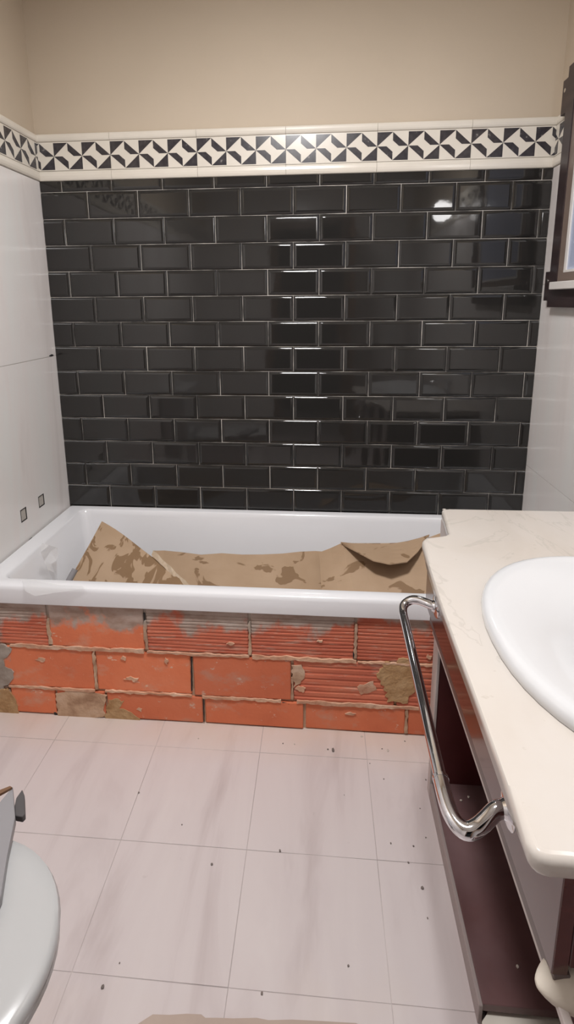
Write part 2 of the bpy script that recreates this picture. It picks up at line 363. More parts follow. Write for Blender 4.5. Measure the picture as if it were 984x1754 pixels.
# ---- white wall tiles
def grid_face(bm, f, us, zs, d, skip=()):
    V = {(i, j): bm.verts.new(f(u, z, d)) for i, u in enumerate(us) for j, z in enumerate(zs)}
    for i in range(len(us)-1):
        for j in range(len(zs)-1):
            if (i, j) in skip: continue
            bm.faces.new((V[i, j], V[i+1, j], V[i+1, j+1], V[i, j+1]))
    return V
for side, us, zs in (('left', [YR, -2.42, -1.81, -1.21, -.612, -.002], [0, .470, 1.141, ZB0]), ('right', [.002, .80, 1.42, 2.04, 2.66, -YR], [0, .70, 1.41, ZB0])):
    f, par = frames[side]
    bm = bmesh.new(); V = [bm.verts.new(f(u, z, -.0016)) for u, z in ((min(us), 0), (max(us), 0), (max(us), ZB0), (min(us), ZB0))]; bm.faces.new(V)
    from_bm('grout_bed', bm, 'wall_grout', par)
    for a, b in zip(us, us[1:]):
        for z0, z1 in zip(zs, zs[1:]):
            g = .0009; a_, b_, c_, d_ = a+g, b-g, z0+g, z1-g
            bm = bmesh.new()
            holes = [(-.238, -.204, .566, .606), (-.362, -.330, .560, .602)] if side == 'left' and b > -.01 and z0 > .4 and z0 < .6 else []
            uu = sorted({a_, b_} | {x for q in holes for x in q[:2]}); zz = sorted({c_, d_} | {x for q in holes for x in q[2:]})
            skip = {(i, j) for i in range(len(uu)-1) for j in range(len(zz)-1) for q in holes if q[0]-1e-6 <= uu[i] and uu[i+1] <= q[1]+1e-6 and q[2]-1e-6 <= zz[j] and zz[j+1] <= q[3]+1e-6}
            grid_face(bm, f, uu, zz, 0, skip)
            e = [bm.verts.new(f(u, z, 0)) for u, z in ((a_, c_), (b_, c_), (b_, d_), (a_, d_))]; e2 = [bm.verts.new(f(u, z, -.009)) for u, z in ((a_, c_), (b_, c_), (b_, d_), (a_, d_))]
            for i in range(4): bm.faces.new((e[i], e[(i+1) % 4], e2[(i+1) % 4], e2[i]))
            from_bm('wall_tile', bm, 'wall_tile', par)
            for q in holes:      # square cut-outs for the plumbing
                bm = bmesh.new(); m_ = .0035
                o1 = [bm.verts.new(f(u, z, .0004)) for u, z in ((q[0]-m_, q[2]-m_), (q[1]+m_, q[2]-m_), (q[1]+m_, q[3]+m_), (q[0]-m_, q[3]+m_))]
                o2 = [bm.verts.new(f(u, z, .0004)) for u, z in ((q[0], q[2]), (q[1], q[2]), (q[1], q[3]), (q[0], q[3]))]
                o3 = [bm.verts.new(f(u, z, -.0085)) for u, z in ((q[0], q[2]), (q[1], q[2]), (q[1], q[3]), (q[0], q[3]))]
                for A, B in ((o1, o2), (o2, o3)):
                    for i in range(4): bm.faces.new((A[i], A[(i+1) % 4], B[(i+1) % 4], B[i]))
                bm.faces.new(o3)
                o = from_bm('pipe_cutout', bm, 'dark', par)
                mid = ((q[0]+q[1])/2, (q[2]+q[3])/2)
                lathe('pipe_end', [(.012, 0), (.012, .006), (.008, .007), (.008, .002)], f(mid[0], mid[1]-.004, -.0085), (1, 0, 0), 'socket', o, 12)
# chips in the tiles at the joint and above the tub rim
for (u, v, du, dz) in ((88, 609, .020, .006), (52, 924, .016, .006)):
    p = onx(u, v, XL+.0005); bm = bmesh.new()
    V = [bm.verts.new((XL+.0006, p.y+du*math.cos(a)*random.uniform(.6, 1), p.z+dz*math.sin(a)*random.uniform(.5, 1))) for a in [2*math.pi*i/9 for i in range(9)]]
    V2 = [bm.verts.new((XL-.003, v_.co.y, v_.co.z)) for v_ in V]; bm.faces.new(V)
    for i in range(9): bm.faces.new((V[i], V[(i+1) % 9], V2[(i+1) % 9], V2[i]))
    from_bm('tile_chip', bm, 'dark', wl)

# ---- floor tiles
fx = [XL, .287, .6145, .9415, 1.267, 1.594, 1.921, XR]; fy = [-.58, -.742, -1.027, -1.293, -1.575, -1.86, -2.15, -2.43, -2.72, YR]
for x0, x1 in zip(fx, fx[1:]):
    for y1, y0 in zip(fy, fy[1:]):
        if x1-x0 < .04: continue
        g = .0007; w, hh = x1-x0-2*g, y1-y0-2*g; key = ('f', round(w, 4), round(hh, 4))
        if key not in cache:
            bm = bmesh.new(); bm_box(bm, -w/2, w/2, -hh/2, hh/2, -.008, 0, .0004); bmesh.ops.recalc_face_normals(bm, faces=bm.faces[:])
            me = bpy.data.meshes.new('floor_tile'); bm.to_mesh(me); bm.free(); me.materials.append(M['floor_tile']); cache[key] = me
        o = bpy.data.objects.new('floor_tile', cache[key]); COL.objects.link(o); o.parent = fl
        o.location = ((x0+x1)/2, (y0+y1)/2, random.uniform(-.0005, 0)); o.rotation_euler = (random.gauss(0, .0012), random.gauss(0, .0012), 0)

# ------------------------------------------------------------------ bathtub
ZT = .477
tb = thing('bathtub', 'white acrylic bathtub set against the black tiled wall', 'bathtub', (1.0, -.33, 0))
def ring(x0, x1, y0, y1, r, z): return [(x, y, z) for x, y in rr((x0+x1)/2, (y0+y1)/2, (x1-x0)/2, (y1-y0)/2, r)]
XT0, XT1 = XL+.003, XR-.003
rings = [ring(XT0+.012, XT1-.012, -.640, -.004, .006, .416), ring(XT0, XT1, -.6560, -.003, .008, .417), ring(XT0, XT1, -.6565, -.003, .008, .421), ring(XT0, XT1, -.6545, -.003, .008, .462), ring(XT0+.0015, XT1-.0015, -.6515, -.0045, .009, .4725), ring(XT0+.005, XT1-.005, -.646, -.008, .010, ZT),
         ring(.082, 1.86, -.6105, -.036, .030, ZT), ring(.0855, 1.857, -.6075, -.039, .032, .4755), ring(.0885, 1.853, -.6045, -.042, .034, .471), ring(.096, 1.845, -.600, -.048, .036, .455),
         ring(.125, 1.81, -.588, -.068, .05, .30), ring(.160, 1.77, -.570, -.088, .07, .17), ring(.175, 1.75, -.558, -.10, .075, .13), ring(.20, 1.72, -.54, -.125, .08, .10), ring(.26, 1.66, -.49, -.165, .08, .090)]
tsh = sub(loft('tub_shell', rings, 'tub', None, True, False, True), tb)
sub(lathe('drain', [(.032, 0), (.032, .004), (.02, .004), (.02, .001)], (.38, -.33, .090), (0, 0, 1), 'chrome'), tsh)

# ------------------------------------------------------------------ brick front of the tub
YW = -.645
wt = struct(box('wall_tub_front', XL-.009, XR+.009, YW+.006, YW+.033, -.005, .417, 'mortar'), 'low brick wall with bare red bricks and mortar smears under the tub rim', 'wall')
def brick(x0, x1, z0, z1, kind, k):
    g = .0045; w, h = x1-x0-2*g, z1-z0-2*g
    bm = bmesh.new(); prof = [(-h/2, .03), (-h/2, .0015), (-h/2+.003, 0)]
    if kind == 'striated':
        nG = max(4, int(h/(.0125 if z0 > .2 else .021))); st = (h-.016)/nG
        for q in range(nG):
            zq = -h/2+.008+q*st
            prof += [(zq, 0), (zq+st*.15, .0016), (zq+st*.38, .0017), (zq+st*.50, 0)]
    prof += [(h/2-.003, 0), (h/2, .0015), (h/2, .03)]
    cuts = [-w/2, -w/2+.003, -w/6, w/6, w/2-.003, w/2]; rows = []
    for ci, x in enumerate(cuts):
        edge = ci in (0, len(cuts)-1)
        rows.append([bm.verts.new((x, y+(.002 if edge and y < .02 else 0)+(random.uniform(-.0006, .0006) if y < .02 else 0), z)) for z, y in prof])
    for A, B in zip(rows, rows[1:]):
        for i in range(len(prof)-1): bm.faces.new((A[i], A[i+1], B[i+1], B[i]))
    bm.faces.new(rows[0]); bm.faces.new(rows[-1])
    o = from_bm('brick', bm, 'brick_dark' if kind == 'striated' else 'brick', wt)
    o.location = ((x0+x1)/2, YW+random.uniform(-.0015, .0015), (z0+z1)/2); o.rotation_euler = (0, random.gauss(0, .004), random.gauss(0, .004))
ROWS = [((0, .103), [XL, .088, .249, .420, .747, 1.075, 1.397, 1.72, XR], 'pppppppp'), ((.103, .258), [XL, .068, .391, .714, 1.036, 1.36, 1.685, XR], 'pppp' + 'sss'), ((.258, .416), [XL, .247, .568, .903, 1.232, 1.557, 1.88, XR], 'spssssss')]
for (z0, z1), xs, kinds in ROWS:
    for i, (a, b) in enumerate(zip(xs, xs[1:])):
        if b-a > .02: brick(a, b, z0, z1, 'striated' if kinds[i] == 's' else 'plain', i)
def blob(name, pts, depth, mat, parent, y=YW, jag=.004, step=.010, tilt=0):
    """an irregular slab of mortar: outline in wall coordinates (x, z), ragged edge, domed face"""
    out = []
    for i, p in enumerate(pts):
        q = pts[(i+1) % len(pts)]; L = math.hypot(q[0]-p[0], q[1]-p[1]); n = max(1, int(L/step))
        for k in range(n):
            t = k/n; x, z = p[0]+(q[0]-p[0])*t, p[1]+(q[1]-p[1])*t
            nx, nz = (q[1]-p[1])/L, -(q[0]-p[0])/L; j = random.uniform(-jag, jag)
            out.append((x+nx*j, z+nz*j))
    bm = bmesh.new(); A = [bm.verts.new((x, y+.002, z)) for x, z in out]
    es = [bm.edges.new((A[i], A[(i+1) % len(A)])) for i in range(len(A))]
    r = bmesh.ops.triangle_fill(bm, use_beauty=True, edges=es)
    fs = [g for g in r['geom'] if isinstance(g, bmesh.types.BMFace)]
    ex = bmesh.ops.extrude_face_region(bm, geom=fs); vs = [g for g in ex['geom'] if isinstance(g, bmesh.types.BMVert)]
    for v in vs: v.co.y -= depth*random.uniform(.75, 1.1)+.002
    return from_bm(name, bm, mat, parent)
def wp(pts): return [(ony(u, v, YW).x, ony(u, v, YW).z) for u, v in pts]
random.seed(21)
# grey cement below the rim with a ragged lower edge
top = [(XL+.001, .4165), (XR-.5, .4165)]
blob('cement_smear', wp([(-50, 1108), (8, 1104), (22, 1112), (8, 1128), (10, 1140), (24, 1150), (22, 1166), (8, 1174), (-2, 1195), (-50, 1215)]), .004, 'cement', wt)
blob('mortar_patch', wp([(655, 1136), (690, 1130), (712, 1134), (713, 1175), (700, 1196), (690, 1206), (668, 1200), (660, 1180), (648, 1160)]), .004, 'yellow_mortar', wt, jag=.009)
blob('mortar_patch', wp([(96, 1188), (120, 1180), (160, 1184), (183, 1190), (178, 1226), (140, 1231), (100, 1228)]), .003, 'mortar', wt)
blob('mortar_patch', wp([(186, 1196), (214, 1200), (205, 1212), (235, 1225), (240, 1238), (190, 1234), (180, 1225)]), .002, 'yellow_mortar', wt, jag=.007)
blob('mortar_patch', wp([(-10, 1180), (14, 1178), (24, 1190), (34, 1222), (-10, 1222)]), .004, 'yellow_mortar', wt)
blob('mortar_patch', wp([(500, 1140), (518, 1138), (524, 1150), (516, 1172), (504, 1178)]), .0015, 'mortar', wt, jag=.006)
blob('mortar_patch', wp([(612, 1176), (640, 1166), (646, 1182), (618, 1190)]), .0015, 'mortar_pink', wt)
for (u0, v0, w_, h_) in ((515, 1180, 16, 12), (225, 1163, 26, 8), (212, 1128, 10, 8), (70, 1130, 18, 8), (285, 1132, 8, 12), (548, 1098, 12, 6), (395, 1103, 14, 4), (240, 1215, 10, 7), (600, 1222, 18, 5), (735, 1125, 10, 8)):
    blob('mortar_splash', wp([(u0-w_/2, v0), (u0-w_*.2, v0-h_/2), (u0+w_/2, v0-h_*.2), (u0+w_*.3, v0+h_/2)]), .0025, 'mortar_pink', wt, jag=.003, step=.006)
# beads of mortar squeezed along the bed joints
for (z, xa, xb, s_) in ((.2585, .11, .56, .012), (.2575, .57, .90, .007), (.2585, .91, 1.235, .013), (.2575, 1.24, 1.60, .007), (.1035, .09, .385, .009), (.1045, .42, .71, .008), (.1025, .745, 1.00, .010), (.103, 1.05, 1.45, .012)):
    pts = []; n = 12
    for k in range(n+1): pts.append((xa+(xb-xa)*k/n, z-s_*random.uniform(.25, .7)))
    for k in range(n, -1, -1): pts.append((xa+(xb-xa)*k/n, z+s_*random.uniform(.2, .7)))
    blob('mortar_bead', pts, .0045, 'mortar_pink', wt, jag=.002)
for (x, z0, z1, w_) in ((.249, .27, .36, .012), (.569, .265, .37, .010), (.903, .265, .38, .009), (1.232, .27, .39, .010), (.392, .11, .25, .009), (1.036, .11, .19, .008), (1.397, .01, .095, .008), (.086, .01, .09, .01)):
    blob('mortar_bead', [(x-w_/2, z0), (x+w_/2, z0), (x+w_*.4, z1), (x-w_*.4, z1)], .0025, 'mortar', wt, jag=.003, step=.012)
for (u0, v0, u1, v1, w_) in ((328, 1126, 329, 1183, 2.2), (247, 1050, 249, 1076, 2.2), (349, 1198, 350, 1236, 1.4), (94, 1220, 98, 1230, 4), (484, 1203, 500, 1206, 2), (606, 1118, 607, 1128, 2.5)):
    a, b = wp([(u0, v0), (u1, v1)]); dx = .0019*w_/2
    if abs(u1-u0) > abs(v1-v0): q = [(a[0], a[1]-dx), (b[0], b[1]-dx), (b[0], b[1]+dx), (a[0], a[1]+dx)]
    else: q = [(a[0]-dx, a[1]), (b[0]-dx, b[1]), (b[0]+dx, b[1]), (a[0]+dx, a[1])]
    blob('joint_gap_shade', q, .0015, 'dark', wt, jag=.0008)  # thin dark slabs painted as the shade inside mortar gaps

# ------------------------------------------------------------------ cardboard in the tub
def patch(name, rows, mat, parent=None, thick=.004, sub_=2):
    """a sheet given as rows of 3-D points, thickened"""
    bm = bmesh.new(); V = [[bm.verts.new(p) for p in r] for r in rows]
    for A, B in zip(V, V[1:]):
        for i in range(len(A)-1): bm.faces.new((A[i], A[i+1], B[i+1], B[i]))
    o = from_bm(name, bm, mat, parent, smooth=False)
    s = o.modifiers.new('thickness', 'SOLIDIFY'); s.thickness = thick; s.offset = 0
    return o
def on_plane(A, B, C, u, v):
    n = (B-A).cross(C-A); d = ray(u, v); return CAM+d*(n.dot(A-CAM)/n.dot(d))
A, D, C = ony(175, 893, -.20), ony(122, 990, -.37), ony(322, 1003, -.47)
pa = lambda u, v: on_plane(A, D, C, u, v)
cl = thing('cardboard_flap', 'stained cardboard flap standing up at the left end of the tub', 'cardboard', (.35, -.30, .10))
def lerp(p, q, t): return p+(q-p)*t
tl, tr, bl, br = pa(175, 893), pa(322, 1003), pa(122, 990), pa(210, 1075)
rows = []
for i in range(9):
    r = []
    for j in range(13):
        s, t = j/12, i/8
        p = lerp(lerp(tl, tr, s), lerp(bl, br, s), t); p = p+Vector((0, .010*math.sin(s*3.1)+.004*math.sin(t*5+s*4), .003*math.sin(s*9))); r.append(p)
    rows.append(r)
fp_ = sub(patch('flap_panel', rows, 'card_stained'), cl)
e0, e1 = pa(262, 944), pa(324, 1004)
sub(patch('torn_edge', [[lerp(e0, e1, t/8)+Vector((.004, -.004, .003*math.sin(t*2)+.005)) for t in range(9)], [lerp(e0, e1, t/8)+Vector((-.001, -.012, -.010+.003*math.sin(t*3))) for t in range(9)]], 'card_edge', None, .003), fp_)
cm = thing('cardboard_sheet', 'long brown cardboard sheet leaning against the far side of the tub, middle', 'cardboard', (.85, -.25, .10))
def sheet(toppx, botpx, ytop, ybot, n=10, wav=.008, ph=0, extra=.5):
    rows = []
    for i in range(n+1):
        t = i/n; r = []
        for k, (a, b) in enumerate(zip(toppx, botpx)):
            pt, pb = ony(*a, ytop), ony(*b, ybot); p = lerp(pt, pb, t)
            r.append(p+Vector((0, wav*math.sin(k*1.7+ph+t*2.0)+wav*.7*math.sin(k*.8+t*4), 0)))
        rows.append(r)
    return rows
tops = [(262, 944), (280, 946), (310, 947), (345, 950), (380, 949), (415, 951), (450, 948), (485, 947), (515, 947), (540, 946), (558, 945)]
bots = [(250, 1030), (272, 1030), (306, 1031), (342, 1033), (380, 1034), (416, 1036), (452, 1037), (488, 1038), (520, 1039), (545, 1040), (562, 1040)]
sub(patch('sheet_panel', sheet(tops, bots, -.185, -.425), 'card'), cm)
cr = thing('cardboard_wrap', 'crumpled cardboard with folded flap at the right end of the tub', 'cardboard', (1.3, -.25, .10))
tops = [(547, 949), (567, 941), (586, 930), (620, 932), (660, 933), (700, 928), (735, 917), (760, 912)]
bots = [(553, 1040), (585, 1041), (615, 1042), (645, 1043), (680, 1045), (710, 1046), (740, 1047), (765, 1048)]
wp_ = sub(patch('wrap_panel', sheet(tops, bots, -.235, -.485, 10, .010, 1.2), 'card'), cr)
ft = [(584, 929), (605, 931), (635, 932), (665, 933), (700, 927), (722, 921), (736, 916)]
fb = [(588, 934), (612, 946), (640, 961), (668, 967), (698, 963), (716, 946), (734, 922)]
rows = []
for i in range(6):
    t = i/5; r = []
    for k, (a, b) in enumerate(zip(ft, fb)):
        bulge = math.sin(math.pi*k/(len(ft)-1)); yy = -.250-.16*t*bulge
        u, v = a[0]+(b[0]-a[0])*t, a[1]+(b[1]-a[1])*t; r.append(ony(u, v, yy))
    rows.append(r)
sub(patch('folded_flap', rows, 'card', None, .003), wp_)
a, b = ony(129, 975, -.42), ony(112, 1006, -.46)
tag(tube('grey_tube', [a, lerp(a, b, .5), b, lerp(a, b, 1.6)], .011, 'grey'), 'short grey tube end poking up beside the stained cardboard flap', 'tube')
# clear film left on the rim, plaster smear inside the tub
rows = []
fpts = [[(38, 994), (60, 994), (100, 1001), (140, 1004)], [(40, 1004), (58, 1007), (100, 1009), (145, 1007)], [(44, 1014), (60, 1020), (96, 1015), (150, 1009)]]
for i, r in enumerate(fpts): rows.append([onz(u, v, ZT+.0035)+Vector((0, 0, .0025*math.sin(k*2.1+i))) for k, (u, v) in enumerate(r)])
crumple = [[(72, 930), (84, 934), (98, 938)], [(70, 946), (86, 944), (100, 952)], [(76, 962), (88, 966), (97, 960)], [(82, 976), (92, 980), (98, 990)], [(92, 996), (97, 1000), (101, 1006)]]
o = patch('plastic_scrap', [[onx(u, v, .150+.012*math.sin(i*2.3+k*1.9)) for k, (u, v) in enumerate(r)] for i, r in enumerate(crumple)], 'film', None, .0006)
tag(o, 'crumpled scrap of clear plastic at the left inner end of the tub', 'plastic')
f_ = patch('plastic_film', rows, 'film', None, .0006); tag(f_, 'scrap of clear plastic film on the left of the front tub rim', 'film')

# ------------------------------------------------------------------ vanity: open cabinet, countertop, basin, towel bar
def xs(y, x0): return x0-.004*(-.849-y)
vc = thing('vanity_cabinet', 'red-brown vanity cabinet without doors beneath the cream countertop', 'cabinet', (1.68, -1.2, 0))
def skewbox(name, xa, xb, y0, y1, z0, z1, mat, parent, back=False):
    pts = [(xs(y0, xa), y0), (xb if back else xs(y0, xb), y0), (xb if back else xs(y1, xb), y1), (xs(y1, xa), y1)]
    return sub(prism(name, pts, z0, z1, mat, None, .0012, 1), parent)
CT, CB = .775, .745
YE = onz(835, 1724, .046).y
ep_ = skewbox('end_panel', 1.436, 1.944, -.847, -.828, .0, CB, 'laminate_in', vc, True)
skewbox('panel_edge', 1.428, 1.436, -.850, -.826, .0, CB-.17, 'edge', ep_)
bb_ = skewbox('bottom_board', 1.436, 1.944, YE+.003, -.847, .028, .046, 'board', vc, True)
skewbox('plinth', 1.447, 1.463, YE+.01, -.847, .0, .028, 'laminate_in', vc)
skewbox('board_edge', 1.428, 1.436, YE, -.850, .0, .046, 'edge_grey', bb_)
skewbox('back_panel', 1.928, 1.945, -1.60, -.847, .046, CB, 'laminate_in', vc)
fr_ = skewbox('front_rail', 1.388, 1.406, -1.594, -.856, .600, CB, 'laminate', vc)
skewbox('rail_underside', 1.391, 1.410, -1.594, -.90, .576, .600, 'rail_dark', fr_)
skewbox('rail_edge', 1.392, 1.402, -1.65, -.93, .566, .578, 'edge', fr_)
skewbox('side_panel', 1.4065, 1.944, -1.594, -1.578, .612, CB, 'laminate_in', vc, True)
skewbox('near_shelf', 1.44, 1.944, -1.86, -1.53, .43, .448, 'board', vc, True)
skewbox('near_leg', 1.46, 1.50, -1.85, -1.81, .0, .43, 'laminate', vc)
skewbox('near_leg', 1.88, 1.92, -1.85, -1.81, .0, .43, 'laminate', vc)
skewbox('near_panel', 1.60, 1.944, -1.56, -1.54, .0, .43, 'laminate_in', vc, True)
skewbox('filler_panel', 1.462, 1.475, -.824, -.662, .0, CB, 'edge', vc)

BX, BY = 1.69, -1.25
def oval(sx, sxr, sy, e=2.25, n=56, cx=BX, cy=BY):
    out = []
    for k in range(n):
        a = 2*math.pi*k/n; c, s = math.cos(a), math.sin(a); m_ = 2/e
        x = math.copysign(abs(c)**m_, c); y = math.copysign(abs(s)**m_, s)
        out.append((cx+x*(sxr if x > 0 else sx), cy+y*sy))
    return out
def arc(p, c, q, n=4):   # rounded corner
    return [((1-t)**2*p[0]+2*t*(1-t)*c[0]+t*t*q[0], (1-t)**2*p[1]+2*t*(1-t)*c[1]+t*t*q[1]) for t in [i/n for i in range(n+1)]]
outer = [(XR-.002, -.648)]+arc((1.482, -.655), (1.462, -.656), (1.461, -.676))+arc((1.4455, -.807), (1.443, -.823), (1.427, -.830), 4)+arc((1.386, -.846), (1.3725, -.849), (1.3705, -.866))+[(1.3635, -.98), (1.3572, -1.13), (1.3548, -1.25), (1.3535, -1.36), (1.3515, -1.45), (1.3495, -1.52)]+arc((1.3465, -1.582), (1.345, -1.603), (1.366, -1.604), 5)+[(XR-.002, -1.609)]
inner = oval(.245, .19, .255)
bm = bmesh.new()
def loop(pts, z):
    vs = [bm.verts.new((x, y, z)) for x, y in pts]; return [bm.edges.new((vs[i], vs[(i+1) % len(vs)])) for i in range(len(vs))]
oe, ie = loop(outer, CT), loop(inner, CT)
r = bmesh.ops.triangle_fill(bm, use_beauty=True, edges=oe+ie)
fs = [g for g in r['geom'] if isinstance(g, bmesh.types.BMFace)]
ex = bmesh.ops.extrude_face_region(bm, geom=fs)
for g in ex['geom']:
    if isinstance(g, bmesh.types.BMVert): g.co.z = CB
oset = {(round(x, 4), round(y, 4)) for x, y in outer}
oedges = [e for e in bm.edges if all((round(v.co.x, 4), round(v.co.y, 4)) in oset for v in e.verts) and abs(e.verts[0].co.z-e.verts[1].co.z) < 1e-5 and len(e.link_faces) == 2 and e.calc_face_angle(0) > .5]
bmesh.ops.bevel(bm, geom=oedges, offset=.010, segments=4, profile=.5, affect='EDGES')
ct = from_bm('countertop', bm, 'marble', None)
for p in ct.data.polygons: p.use_smooth = abs(p.normal.z) < .98
tag(ct, 'cream marble countertop with a stepped far corner over the vanity', 'countertop')

wsn = thing('washbasin', 'white oval ceramic washbasin set into the cream countertop', 'basin', (BX, BY, CT))
prof = [(.0, .778), (-.001, .786), (.001, .793), (.005, .798), (.011, .8005), (.019, .8005), (.032, .797), (.060, .788), (.10, .773), (.14, .752), (.18, .722), (.215, .69), (.24, .672), (.255, .665)]
br_ = [[(x, y, z) for x, y in oval(max(.275-d, .02), max(.222-d*.8, .016), max(.288-d, .02))] for d, z in prof]
br_ = [[(x, y, .774) for x, y in oval(.273, .220, .286)]]+br_
bwl = sub(loft('bowl', br_, 'ceramic', None, True, False, True), wsn)
sub(lathe('drain', [(.022, 0), (.022, .003), (.014, .003), (.014, .001)], (BX, BY, .6652), (0, 0, 1), 'chrome'), bwl)
tap = thing('basin_tap', 'chrome mixer tap behind the washbasin, out of frame', 'tap', (1.925, -1.25, CT))
# the tap stands on the ledge between basin and wall
sub(lathe('tap_body', [(.018, 0), (.018, .005), (.013, .008), (.012, .09), (.014, .11), (.006, .118)], (1.928, -1.25, CT), (0, 0, 1), 'chrome'), tap)
sub(tube('tap_spout', [(1.928, -1.25, CT+.08), (1.89, -1.25, CT+.095), (1.84, -1.25, CT+.09), (1.815, -1.25, CT+.07)], .009, 'chrome'), tap)

tbar = thing('towel_bar', 'bent chrome towel bar fixed to the vanity front rail', 'towel bar', (1.36, -1.2, .66))
XP = 1.3875
far_ = [(XP, -.977, .668), (1.372, -.968, .6675), (1.355, -.951, .665), (1.340, -.940, .660), (1.327, -.938, .652), (1.318, -.944, .645), (1.3145, -.958, .640), (1.3140, -.975, .6375)]
near_ = [(1.3062, -1.385, .6335), (1.3062, -1.412, .6325), (1.3085, -1.434, .630), (1.3155, -1.450, .6275), (1.327, -1.458, .6275), (1.340, -1.456, .632), (1.352, -1.452, .640), (1.365, -1.446, .649), (1.374, -1.444, .652), (XP, -1.444, .653)]
def catmull(P, n=4):
    P = [Vector(p) for p in P]; out = []
    for i in range(len(P)-1):
        a, b, c, d = P[max(i-1, 0)], P[i], P[i+1], P[min(i+2, len(P)-1)]
        for k in range(n):
            t = k/n; out.append(.5*((2*b)+(c-a)*t+(2*a-5*b+4*c-d)*t*t+(3*b-a-3*c+d)*t**3))
    return out+[P[-1]]
fv, nv = catmull(far_), catmull(near_)
path = fv+[lerp(fv[-1], nv[0], t) for t in (.25, .5, .75)]
sub(tube('bar_tube', path+[nv[0], nv[2]], .0100, 'chrome', None, 18), tbar)
elb = sub(tube('elbow', nv, .0118, 'chrome', None, 18), tbar)
sub(tube('collar', [nv[0]+Vector((0, .002, 0)), nv[0]+Vector((0, -.003, 0))], .0124, 'chrome', None, 18), elb)
for p in (fv[0], nv[-1]):
    sub(lathe('flange', [(.026, 0), (.026, .003), (.022, .006), (.014, .008), (.0115, .012)], p+Vector((.0002, 0, 0)), (-1, 0, 0), 'chrome'), tbar)

# rag over the near end of the rail
rings = []
c0, c1 = onz(919, 1684, .578), onz(1075, 1672, .578)
for k in range(13):
    t = k/12; c = lerp(c0, c1, t); t = t**1.6; c = lerp(c0, c1, t); rr_ = .0325*math.sin(math.pi*min(.5, t*1.0+.012))**.62
    rings.append([c+Vector((0, math.cos(a)*rr_, math.sin(a)*rr_*.72)) for a in [2*math.pi*i/14 for i in range(14)]])
tag(loft('rag', rings, 'rag', None, True, True, True), 'off-white rounded rag hanging at the near end of the vanity', 'rag')
# ------------------------------------------------------------------ window high on the right wall
XW = 1.925
yw1 = onx(951, 380, XW).y; z0w = onx(941, 526, XW).z; z1w = onx(976, 114, XW).z; yw0 = -.86
ub, ug, uq = onx(963, 380, XW).y, onx(972.5, 380, XW).y, onx(976, 380, XW).y
w1 = thing('window_1', 'dark framed window with pale blue glass at the upper right edge', 'window', (XW, -.45, z0w)); w1['kind'] = 'structure'
def dframe(name, ya, yb, za, zb_, x0, x1, mat, w, wz=None):
    wz = wz or w; bm = bmesh.new()
    bm_box(bm, x0, x1, ya, ya+w, za, zb_); bm_box(bm, x0, x1, yb-w, yb, za, zb_); bm_box(bm, x0, x1, ya+w, yb-w, za, za+wz); bm_box(bm, x0, x1, ya+w, yb-w, zb_-wz, zb_)
    return sub(from_bm(name, bm, mat), w1)
wd, wb_ = yw1-ub, ub-ug
zl0, zl1 = onx(955, 496, XW).z, onx(955, 483, XW).z
dframe('window_frame', yw0, yw1, z0w, z1w, XW, XR-.001, 'cab', wd, zl1-z0w)
dframe('sash', yw0+wd, ub, zl1, z1w-.06, XW+.004, XR-.001, 'cab_band', wb_, .03)
dframe('glass_bead', yw0+wd+wb_, ug, zl1+.03, z1w-.09, XW+.003, XR-.001, 'cab_white', ug-uq, .008)
sub(box('pane', XW+.008, XW+.013, yw0+wd+wb_, ug, zl1+.006, z1w-.09, 'glass'), w1)
sub(box('sill', XW-.022, XW+.004, yw0+.04, onx(947, 490, XW-.01).y, zl0, zl1, 'cab_white', bev=.002), w1)
for va, vb, ya in ((465, 515, 8), (133, 190, 8)):
    um = 943 if va > 300 else 972
    zt_, zb2 = onx(um, va, XW).z, onx(um, vb, XW).z
    hg = sub(box('hinge', XW+.002, XR-.002, yw1-.004, yw1+.040, zb2, zt_, 'cab', bev=.001), w1)
    sub(lathe('screw', [(.007, 0), (.007, .002), (.002, .003)], (XW+.0022, yw1+.020, zb2+(zt_-zb2)*.68), (-1, 0, 0), 'screw', None, 10), hg)
# globe lamp further along the right wall, out of frame; the tiles mirror it
vl = thing('wall_lamp', 'opal globe lamp on the right wall above the basin, out of frame', 'lamp', (XR, -1.25, 1.87))
sub(lathe('lamp_plate', [(.05, 0), (.05, .008), (.045, .012), (.015, .014), (.015, .05)], (XR-.0005, -1.25, 1.87), (-1, 0, 0), 'lamp_metal'), vl)
sub(lathe('lamp_globe', [(.02, 0)]+[(.065*math.sin(math.pi*q/12), .065-.065*math.cos(math.pi*q/12)) for q in range(2, 12)]+[(.002, .13)], (XR-.045, -1.25, 1.87), (-1, 0, 0), 'opal2', None, 20), vl)
# ------------------------------------------------------------------ ceiling lamp
cl_ = thing('ceiling_lamp', 'round opal ceiling lamp above the room, out of frame', 'lamp', (.98, -1.32, ZC))
sub(lathe('lamp_base', [(.17, 0), (.17, .02), (.16, .025)], (.98, -1.32, ZC-.0005), (0, 0, -1), 'lamp_metal', None, 32), cl_)
sub(lathe('lamp_shade', [(.155, .024), (.155, .04), (.13, .07), (.08, .088), (.01, .092)], (.98, -1.32, ZC), (0, 0, -1), 'opal', None, 32), cl_)
L = bpy.data.lights.new('ceiling_light', 'AREA'); L.shape = 'DISK'; L.size = .32; L.energy = CEIL_POWER; L.color = CEIL_COL
lo = bpy.data.objects.new('ceiling_light', L); COL.objects.link(lo); lo.location = (.98, -1.32, ZC-.10)

